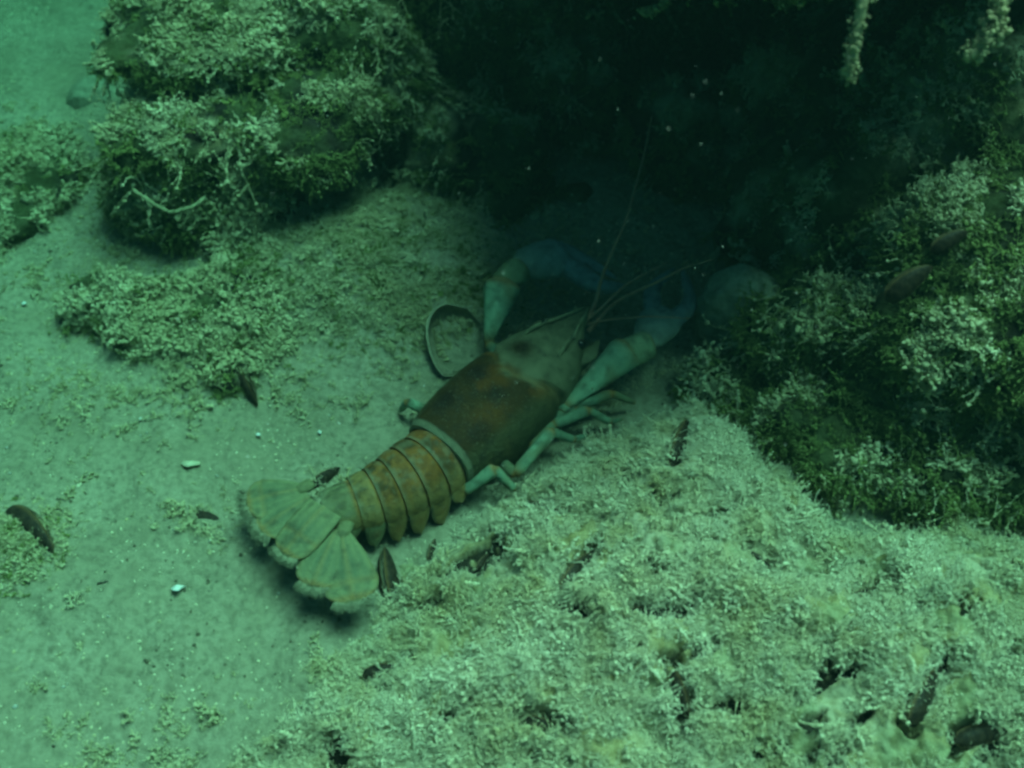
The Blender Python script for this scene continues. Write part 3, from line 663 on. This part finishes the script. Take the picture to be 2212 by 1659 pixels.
# jointed limbs
def limb(pts, rads, cols, flat=1.0, joint=ORANGE, n=14, ns=12, side=None):
    for a in range(len(pts) - 1):
        p0, p1 = np.asarray(pts[a], float), np.asarray(pts[a + 1], float); r0, r1 = rads[a]
        t = np.linspace(0, 1, n); P = p0 + (p1 - p0) * t[:, None]; rr = r0 + (r1 - r0) * t ** 1.3 + .05 * max(r0, r1) * np.sin(np.pi * t); rr = rr * np.where(t < .06, .8, 1) * np.where(t > .95, .86, 1)
        V, F = tube(P, rr, ns, flat, side); c = np.asarray(cols[a], float); tt = np.r_[np.repeat(t, ns), 0, 1]
        ctr = np.vstack([np.repeat(P, ns, 0), P[:1], P[-1:]]); V = ctr + (V - ctr) * (1 + .09 * fbm(V * 2.2, 3, 63) + .05 * np.cos(4 * np.r_[np.tile(np.arange(ns) * 2 * np.pi / ns, n), 0, 0]))[:, None]
        cc = c[None] * (1 + .45 * fbm(V * 2.4, 3, 61))[:, None]; cc = cc + (GREENTAN * .8 - cc) * sstep(.05, .4, fbm(V * 1.1 + 3, 3, 67))[:, None] * .7; ed = (np.exp(-((tt - 0) / .07) ** 2) + np.exp(-((tt - 1) / .06) ** 2))[:, None]; cc = cc + (joint * .7 - cc) * np.clip(ed, 0, 1) * .7
        cm.put(V, F, cc)
LEG, LEGD = TEAL * 1.5, TEAL * 1.0
limb([at(985, 1045, .9), at(1003, 1060, .75), at(1068, 1013, 1.35), at(1112, 1058, .75)], [(.24, .22), (.20, .24), (.17, .12)], [TAN, LEG, LEG])
limb([at(1075, 995, .9), at(1113, 1024, .85), at(1190, 932, 1.25), at(1238, 950, .7), at(1268, 940, .3)], [(.2, .2), (.2, .23), (.17, .14), (.13, .06)], [LEGD, LEG, LEG * .8, LEG * .7])
limb([at(1140, 960, .8), at(1196, 918, .9), at(1270, 886, 1.1), at(1318, 912, .5), at(1345, 905, .3)], [(.2, .2), (.19, .2), (.15, .12), (.1, .05)], [LEGD, LEG * .8, LEG * .7, LEGD])
limb([at(1180, 915, .8), at(1240, 880, .9), at(1320, 850, 1.1), at(1370, 870, .4)], [(.2, .2), (.19, .18), (.14, .08)], [LEGD, LEGD, LEGD])
for j, (x0, y0, x1, y1, x2, y2) in enumerate(((905, 880, 880, 868, 864, 888),)):
    limb([at(x0 + 25, y0 + 10, .8), at(x0, y0, .8), at(x1, y1, 1.0), at(x2, y2, .2)], [(.2, .2), (.19, .17), (.15, .08)], [LEGD, LEG, LEG])
# chelipeds
sdv = upv
limb([at(1120, 800, .9), at(1054, 742, 1.1), at(1086, 612, 2.4)], [(.25, .22), (.18, .72)], [LEGD, TEAL * 2.2], flat=.75)
limb([at(1078, 622, 2.15), at(1122, 580, 2.2)], [(.50, .58)], [np.array((.26, .32, .18))])
limb([at(1250, 830, .9), at(1214, 888, 1.0), at(1222, 876, 1.1), at(1358, 756, 1.9)], [(.2, .2), (.18, .2), (.20, .74)], [LEGD, LEG, TEAL * 1.8], flat=.75)
limb([at(1352, 766, 1.85), at(1402, 742, 1.9)], [(.56, .52)], [np.array((.26, .32, .19))])
def chela(base, knuckle, tip, w, open_, seed, sgn):
    base, knuckle, tip = (np.asarray(q, float) for q in (base, knuckle, tip)); d = knuckle - base; L = np.linalg.norm(d); d /= L; sd_ = np.cross(d, upv); sd_ /= np.linalg.norm(sd_)
    BL, BL2 = np.array((.22, .28, .29)), np.array((.30, .35, .27))
    P = spline([base, base + d * L * .35, base + d * L * .75, knuckle], 16); rr = np.interp(np.linspace(0, 1, 16), [0, .15, .5, .85, 1], [w * .45, w * .75, w, w * .98, w * .8])
    V, F = tube(P, rr, 18, .55); c = BL2 + (BL - BL2) * np.r_[np.repeat(np.linspace(0, 1, 16), 18), 0, 1][:, None]; n = fbm(V * 3, 3, seed); cm.put(V + normals(V, np.array([f[:3] for f in F])) * (n * .06)[:, None], F, c * (1 + .3 * n)[:, None])
    e = tip - knuckle
    for q, side_ in enumerate((1, -1)):
        o = knuckle + sd_ * side_ * w * .48 - d * .2; m1 = o + e * .45 + sd_ * side_ * (w * .30 + open_ * (q == 0)); tp = knuckle + e * (1.0 - .05 * q) + sd_ * side_ * (.05 + open_ * .7 * (q == 0)) 
        P = spline([o, m1, tp], 18); rr = np.interp(np.linspace(0, 1, 18), [0, .4, .8, 1], [w * .48, w * .42, w * .24, .04]); V, F = tube(P, rr, 12, .8); n = fbm(V * 4, 3, seed + q)
        cm.put(V, F, (BL * (1 + .3 * n)[:, None]))
        for r in range(9):                                             # pale teeth along the cutting edge
            i = 3 + r; V, F = lump(.075 + .02 * (r % 3), r + seed, 1, .2); cm.put(V + P[i] - sd_ * side_ * rr[i] * .92, F, PALE * 1.1)
chela(at(1118, 578, 2.2), at(1215, 552, 2.0), at(1340, 606, 1.5), .98, .35, 5, 1)
chela(at(1392, 742, 1.9), at(1436, 680, 1.7), at(1462, 575, 1.2), .78, .25, 8, -1)
# tubercles and spines on the big arms and along the groove, ridges behind the eyes
rs = np.random.default_rng(31)
for q0, q1, r0, r1, cnt in ((at(1054, 742, 1.1), at(1080, 612, 2.2), .2, .55, 26), (at(1222, 876, 1.1), at(1358, 756, 1.9), .2, .58, 26), (at(1078, 622, 2.15), at(1122, 580, 2.2), .45, .5, 16), (at(1352, 766, 1.85), at(1402, 742, 1.9), .5, .45, 16)):
    for _ in range(cnt):
        t = rs.uniform(.2, 1); d = rs.normal(0, 1, 3); d -= (q1 - q0) * (d @ (q1 - q0)) / ((q1 - q0) @ (q1 - q0)); d /= np.linalg.norm(d); d[2] *= .75
        V, F = lump(rs.uniform(.025, .055), int(rs.integers(40)), 1, .2); cm.put(V + q0 + (q1 - q0) * t + d * (r0 + (r1 - r0) * t) * .98, F, PALE * rs.uniform(.5, .8))
for sgn in (-1, 1):
    P = [rear + fw * a * k + lf * sgn * b + upv * c for a, b, c in ((5.0, .78, 2.62), (5.4, .70, 2.70), (5.8, .60, 2.66))]
    V, F = tube(spline(P, 9), np.interp(np.linspace(0, 1, 9), [0, .7, 1], [.05, .10, .03]), 7); cm.put(V, F, HEAD * 1.5)
    P = [rear + fw * a * k + lf * sgn * b + upv * c for a, b, c in ((6.0, .58, 2.58), (6.5, .36, 2.60), (7.0, .21, 2.60), (7.45, .05, 2.60))]
    V, F = tube(spline(P, 12), np.linspace(.085, .03, 12), 7); cm.put(V, F, HEAD * 1.6)
    for a, b in ((6.95, .24), (5.82, .60), (5.25, 1.22), (4.9, 1.46), (5.1, 1.36)):
        q = rear + fw * a * k + lf * sgn * b + upv * (2.64 if b < .8 else 1.95); V, F = tube([q, q + fw * .10 + upv * .04 + lf * sgn * .03, q + fw * .2 + upv * .06 + lf * sgn * .05], [.06, .035, .008], 6); cm.put(V, F, PALE * .6)
# mouthparts, antennal scales and stalks in front of the head
for sgn in (-1, 1):
    q0 = rear + fw * 5.75 * k + lf * sgn * .95 + upv * 1.85
    V, F = tube(spline([q0, q0 + fw * .55 + lf * sgn * .12, q0 + fw * 1.35 + lf * sgn * -.05], 10), np.interp(np.linspace(0, 1, 10), [0, .5, 1], [.28, .34, .04]), 10, .35); cm.put(V, F, HEAD * 1.1)
    V, F = tube(spline([q0 - upv * .35, q0 + fw * .6 - upv * .3, q0 + fw * 1.15 - upv * .2 - lf * sgn * .15], 9), np.linspace(.27, .15, 9), 10); cm.put(V, F, HEAD * .9)
    q1 = rear + fw * 6.1 * k + lf * sgn * .62 + upv * 2.2
    V, F = tube([q1 - lf * sgn * .3, q1, q1 + lf * sgn * .16], [.16, .17, .15], 10); cm.put(V, F, HEAD * 1.1)
    P = [rear + fw * 6.0 * k + lf * sgn * .45 + upv * 1.1, rear + fw * 6.6 * k + lf * sgn * .4 + upv * .8, rear + fw * 7.0 * k + lf * sgn * .2 + upv * .5]
    V, F = tube(spline(P, 8), np.linspace(.25, .12, 8), 8); cm.put(V, F, HEAD * .8)
cray = add('crayfish', cm.mesh('crayfish', M['shell']), origin=(rear[0], rear[1], 0), category='crayfish',
    label='brown crayfish with pale greenish tail fan lying on the sand, head in the hole')
for sgn in (-1, 1):
    q = rear + fw * 6.14 * k + lf * sgn * .80 + upv * 2.26; mb = MB(); V, F = ICO[3]; mb.put(V * .19 + q, F, (.012, .012, .012)); add('eye', mb.mesh('eye', M['eye']), cray, tuple(q))
RED = np.array((.42, .24, .15))
def feeler(name, pts, r0, r1, n=46, fuzz=.0):
    P = spline(pts, n); mb = MB(); rr = np.linspace(r0, r1, n) * (1 + .18 * np.cos(np.arange(n) * math.pi)); V, F = tube(P, rr, 7); mb.put(V, F, RED)
    rg = np.random.default_rng(n + int(abs(P[-1][0]) * 100))
    for i in range(2, n, 2):
        if rg.random() < fuzz: V, F = lump(rg.uniform(.03, .06), i, 1, .5); mb.put(V + P[i] + rg.normal(0, .03, 3), F, np.array((.24, .22, .15)))
    add(name, mb.mesh(name, M['fine']), cray, tuple(P[0]))
feeler('antenna', [at(1262, 700, 2.1), at(1286, 655, 2.4), at(1300, 600, 3.0), at(1330, 525, 3.9), at(1357, 460, 4.4), at(1392, 330, 5.0), at(1408, 250, 5.6)], .085, .03, 60, .5)
feeler('antenna', [at(1272, 715, 2.0), at(1312, 668, 2.3), at(1352, 640, 2.6), at(1415, 611, 3.0), at(1480, 578, 3.3), at(1540, 560, 3.5)], .085, .035, 60, .6)
feeler('antennule', [at(1268, 690, 2.3), at(1300, 664, 2.5), at(1346, 620, 2.9), at(1395, 590, 3.2), at(1440, 568, 3.3)], .06, .025, 40, .7)
feeler('antennule', [at(1270, 700, 2.2), at(1320, 690, 2.3), at(1400, 684, 2.4), at(1490, 688, 2.4)], .045, .02, 36, .2)
add('tail_fringe', fringe.mesh('tail_fringe', M['fine']), cray, tuple(at(640, 1220, 1)))

# ------------------------------------------------------------------ silt, algae and grit on everything
SPA = np.array([m[0] for m in mussel_spots]); SPB = np.array([m[1] for m in mussel_spots]); SPR = np.array([m[2] for m in mussel_spots])
camp = np.array([0, 0, CAM_H])
def spare(P, cover=0.0):
    """leave the dark shell edges bare: distance to the mussels' long axes as seen along the line of sight"""
    d = (camp - P); d = d / np.linalg.norm(d, axis=1, keepdims=True); keep = np.ones(len(P), bool)
    for a, b, r in zip(SPA, SPB, SPR):
        e = b - a; w = P - a; t = np.clip((w @ e) / (e @ e), 0, 1); q = np.linalg.norm(w - t[:, None] * e, axis=1); keep &= q > r * .5
    return keep
def scat(name, key, V, F, n, mask, size, seed, **kw):
    P, N = sample(V, F, n, mask, seed); k_ = spare(P); P, N = P[k_], N[k_]
    return scatter(name, key, P, N, size, seed=seed, **kw)
hole = lambda p: sstep(-.34, -.06, fbm(p * .9, 3, 401))           # patches left open between clumps
frontal = lambda p, n: (np.einsum('ij,ij->i', n, camp - p) > -3) * 1.0
def mk_mound(p, n): return (1.03 - pits(p * np.array([1, 1, 0]))) * hole(p) * frontal(p, n) * (p[:, 0] > -13) * (p[:, 2] > H(p[:, 0], p[:, 1]) - .25) + 1e-9
fluff0 = scat('silt_fluff', 'silt_clump', mV, mF, 22000, mk_mound, (.10, .38), 201, parent=mussel_bed)
scat('silt_tufts', 'silt_strand', mV, mF, 5000, mk_mound, (.45, 1.0), 205, parent=mussel_bed, jitter=.5)
scat('silt_threads', 'silt_strand', mV, mF, 15000, mk_mound, (.15, .5), 202, parent=mussel_bed, jitter=.6)
def mk_rock(lo, hi, base=.25, sd=500): return lambda p, n: (base + (1 - base) * sstep(lo, hi, n[:, 2])) * frontal(p, n) * sstep(-.18, .14, fbm(p * .6, 3, sd)) + 1e-9
for o, V, F, na, nb, nc, nd, sd in ((lowR, WV, WF, 1500, 500, 120, 60, 270), (leftR, LV, LF, 9000, 4200, 4200, 1500, 210), (holeR, HV, HF, 2600, 2600, 10000, 6000, 230), (rightR, RV, RF, 2200, 2000, 4800, 2500, 250)):
    scat('silt_fluff', 'pale_clump', V, F, na, mk_rock(.1, .6, .03), (.15, .5), sd, parent=o)
    scat('pale_algae', 'pale_strand', V, F, nb, mk_rock(-.1, .6, .15), (.3, 1.05), sd + 1, parent=o, droop=.5)
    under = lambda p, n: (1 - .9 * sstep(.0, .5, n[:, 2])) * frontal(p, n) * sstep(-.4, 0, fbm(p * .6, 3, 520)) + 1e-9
    lip = lambda p, n: (np.abs(n[:, 2] + .05) < .35) * frontal(p, n) * sstep(-.1, .2, fbm(p * .7, 3, 560)) + 1e-9
    scat('hanging_algae', 'long_strand', V, F, nb // 9, lip, (.5, 1.2), sd + 5, parent=o, droop=1.2, jitter=.25)
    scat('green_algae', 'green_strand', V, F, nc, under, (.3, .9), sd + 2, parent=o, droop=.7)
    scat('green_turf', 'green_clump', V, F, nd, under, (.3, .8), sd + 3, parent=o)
# the sand: crumbs of silt, dark bits, fluff near the rocks and the heap
inview = lambda p: ((np.abs(p[:, 0]) < .5 * np.linalg.norm(p - camp, axis=1)) & (p[:, 1] > 10) & (p[:, 1] < 62))
near_rock = lambda p: np.clip(sum(bump2(p[:, 0], p[:, 1], at(a_, b_, 0), (1.1, .9), .9) for a_, b_ in ((515, 800), (60, 1150), (440, 1120), (125, 1630), (270, 825), (480, 860))) + bump2(p[:, 0], p[:, 1], at(330, 700, 0), (9, 3.6), 1) + bump2(p[:, 0], p[:, 1], at(820, 560, 0), (7, 4), 1.2) + bump2(p[:, 0], p[:, 1], at(50, 430, 0), (4, 4), 1) + bump2(p[:, 0], p[:, 1], at(300, 1600, 0), (9, 2.2), .4)
        + bump2(p[:, 0], p[:, 1], at(10, 1180, 0), (2, 1.6), 1.0) + bump2(p[:, 0], p[:, 1], at(450, 780, 0), (2.2, 1.6), 1.0), 0, 1)
dens = lambda p: inview(p) * (.25 + sstep(-.2, .3, fbm(p * .4, 3, 601)))
P, N = sample(bedV, bedF, 13000, lambda p, n: dens(p), 301); scatter('silt_crumbs', 'crumb', P, N, (.02, .055), seed=301, sink=0, label='tiny crumbs of silt strewn over the sand')
P, N = sample(bedV, bedF, 5000, lambda p, n: inview(p) * sstep(-.1, .4, fbm(p * .5, 3, 611)), 302); scatter('dark_crumbs', 'dark_crumb', P, N, (.02, .06), seed=302, sink=0, label='dark bits of detritus lying on the sand')
on_heap = lambda p: inview(p) * np.clip(bump2(p[:, 0], p[:, 1], at(800, 600, 0), (5.5, 3.6), 1.3) + bump2(p[:, 0], p[:, 1], at(5, 1195, 0), (1.7, 1.4), 1.6) - .15, 0, 1) * sstep(-.35, .05, fbm(p * .8, 3, 641)) + 1e-9
for key_, n_, sd_, nm_, lb_ in (('pale_clump', 3800, 311, 'heap_fluff', 'fluffy silt over the sediment slope below the rock'), ('green_clump', 2200, 312, 'heap_turf', 'green turf over the sediment slope below the rock'), ('pale_strand', 900, 313, 'heap_algae', 'algae threads over the sediment slope below the rock')):
    P, N = sample(bedV, bedF, n_, lambda p, n: on_heap(p), sd_); k_ = spare(P); scatter(nm_, key_, P[k_], N[k_], (.18, .55), seed=sd_, label=lb_)
P, N = sample(bedV, bedF, 4000, lambda p, n: inview(p) * near_rock(p) * sstep(-.3, .1, fbm(p * .8, 3, 621)) + 1e-9, 303); k_ = spare(P); scatter('bed_fluff', 'pale_clump', P[k_], N[k_], (.12, .45), seed=303, label='fluffy silt on the sand around the rocks')
P, N = sample(bedV, bedF, 2200, lambda p, n: inview(p) * near_rock(p) * sstep(0, .3, fbm(p * .5, 3, 631)) + 1e-9, 304); k_ = spare(P); scatter('bed_algae', 'pale_strand', P[k_], N[k_], (.2, .6), seed=304, label='short algae threads on the sand around the rocks')
P, N = sample(bedV, bedF, 160, lambda p, n: inview(p) * (p[:, 0] < 0) * 1.0 + 1e-9, 305); scatter('shell_grit', 'speck', P, N, (.025, .06), seed=305, sink=-.02, label='white specks of shell on the sand')

# ------------------------------------------------------------------ single small things
def strand(name, pts, r, label, cat, col, seed, fluff=1.0, n=40):
    P = spline(pts, n); rg = np.random.default_rng(seed); P = P + np.cumsum(rg.normal(0, .02, P.shape), 0); mb = MB()
    V, F = tube(P, r * rg.uniform(.7, 1.3, n), 7); mb.put(V, F, col)
    for i in range(int(n * 7 * fluff)):
        q = P[rg.integers(0, n)]; V, F = lump(rg.uniform(.15, .5) * r, (i + seed) % 40, 1, .5); mb.put(V * rg.uniform(.6, 1.5, 3) + q + rg.normal(0, r * .75, 3), F, np.array(col) * rg.uniform(.7, 1.15))
    return add(name, mb.mesh(name, M['fine']), origin=tuple(P[0]), category=cat, label=label)
PALEW = (.40, .38, .20)
strand('hanging_weed', [(8.7, 25.8, 19.4), aty(1866, 0, 24.8), aty(1848, 95, 24.5), aty(1833, 158, 24.4)], .12, 'pale silt-coated weed strand hanging from the overhang', 'weed', PALEW, 1, 1.6)
strand('hanging_weed', [(12.2, 26.2, 19.4), aty(2172, 0, 24.9), aty(2152, 90, 24.6), aty(2108, 132, 24.5)], .16, 'thick pale weed tuft hanging in the upper right corner', 'weed', PALEW, 2, 2.2)
strand('hanging_weed', [aty(1462, -60, 34.3), aty(1440, 8, 34), aty(1392, 26, 34)], .12, 'short pale weed tip at the upper edge above the hole', 'weed', PALEW, 3, 1.2)
strand('algae_thread', [aty(290, 412, 33.6), aty(330, 436, 33.4), aty(366, 450, 33.4), aty(410, 442, 33.5), aty(441, 425, 33.8)], .07, 'pale curved thread hanging across the left rock', 'algae', (.30, .30, .17), 4, .6)
strand('twig', [at(212, 1260, .12), at(285, 1248, .14), at(358, 1238, .1)], .035, 'thin dark twig lying on the sand', 'twig', (.05, .045, .03), 5, .3)
def chip(px, py, r, label, seed, col=(.80, .82, .78), z=.12, name='shell_fragment'):
    c = at(px, py, hz((px, py)) + z); rg = np.random.default_rng(seed); n = 9; mb = MB(); V = []; 
    for lay in (0, 1):
        for i in range(n):
            a = 2 * math.pi * i / n; q = r * rg.uniform(.65, 1.15) if lay == 0 else np.linalg.norm(V[i][:2])
            V.append(np.array([math.cos(a) * q * 1.15, math.sin(a) * q * .85, .35 * q * math.cos(a * 1.0) * .4 + (-.05 if lay else 0)]))
    V.append(np.array([0, 0, .08])); V.append(np.array([0, 0, .03])); F = []
    for i in range(n):
        j = (i + 1) % n; F += [(i, j, 2 * n), (n + j, n + i, 2 * n + 1), (j, i, n + i), (j, n + i, n + j)]
    t = R(rg.uniform(-35, -15)); rx = np.array([[1, 0, 0], [0, math.cos(t), -math.sin(t)], [0, math.sin(t), math.cos(t)]]); az = rg.uniform(0, 6); ra = np.array([[math.cos(az), -math.sin(az), 0], [math.sin(az), math.cos(az), 0], [0, 0, 1]])
    mb.put((np.array(V) @ ra.T) @ rx.T + c, F, col); return add(name, mb.mesh(name, M['nacre']), origin=tuple(c), category='shell fragment', label=label)
chip(384, 1268, .24, 'bright white shell chip on the open sand left of the tail fan', 1)
chip(410, 1000, .30, 'cream curved shell piece on the sand above the tail fan', 2, (.55, .52, .36))
chip(558, 938, .10, 'small white chip on the sand beyond the tail segments', 3)
chip(690, 933, .08, 'tiny white chip on the sand nearest the abdomen', 4)
chip(303, 905, .07, 'tiny white chip on the sand below the standing mussel', 5)
chip(52, 655, .09, 'tiny white chip far out on the sand at the left border', 6)
# drifting particles in the water
n = 190; u = rng.uniform(300, 2212, n); v = rng.uniform(0, 1100, n); dd = rng.uniform(22, 36, n)
P = np.array([np.array([0, 0, CAM_H]) + ray(a, b) * d for a, b, d in zip(u, v, dd)])
scatter('drifting_particles', 'speck', P, np.tile([0, 0, 1.0], (n, 1)), (.007, .022), seed=77, sink=0, label='tiny particles drifting in the water before the hole')

# ------------------------------------------------------------------ the water itself
hm = bpy.data.materials.new('water_haze'); hm.use_nodes = True; hn = hm.node_tree.nodes; hn.clear()
out = hn.new('ShaderNodeOutputMaterial'); pv = hn.new('ShaderNodeVolumePrincipled')
SCAT, ABSO, DEN = (.013, .045, .037), (3.0, 1.33, 1.70), 4.0        # per metre: faint scattering, red swallowed first
pv.inputs['Density'].default_value = DEN; pv.inputs['Anisotropy'].default_value = 0.2
pv.inputs['Color'].default_value = (*[c / DEN for c in SCAT], 1)
pv.inputs['Absorption Color'].default_value = (*[(1 - a / DEN / (1 - c / DEN)) ** 2 for a, c in zip(ABSO, SCAT)], 1)
hm.node_tree.links.new(pv.outputs[0], out.inputs['Volume'])
c8 = np.array([[x, y, z] for x in (-450, 450) for y in (-420, 480) for z in (-101, 38)], float)
hz_ = add('haze', np_mesh('haze', c8, [[0, 1, 3, 2], [4, 6, 7, 5], [0, 4, 5, 1], [2, 3, 7, 6], [0, 2, 6, 4], [1, 5, 7, 3]], hm), kind='stuff', label='green lake water around everything')
hz_.data.polygons.foreach_set('use_smooth', np.zeros(6, bool))
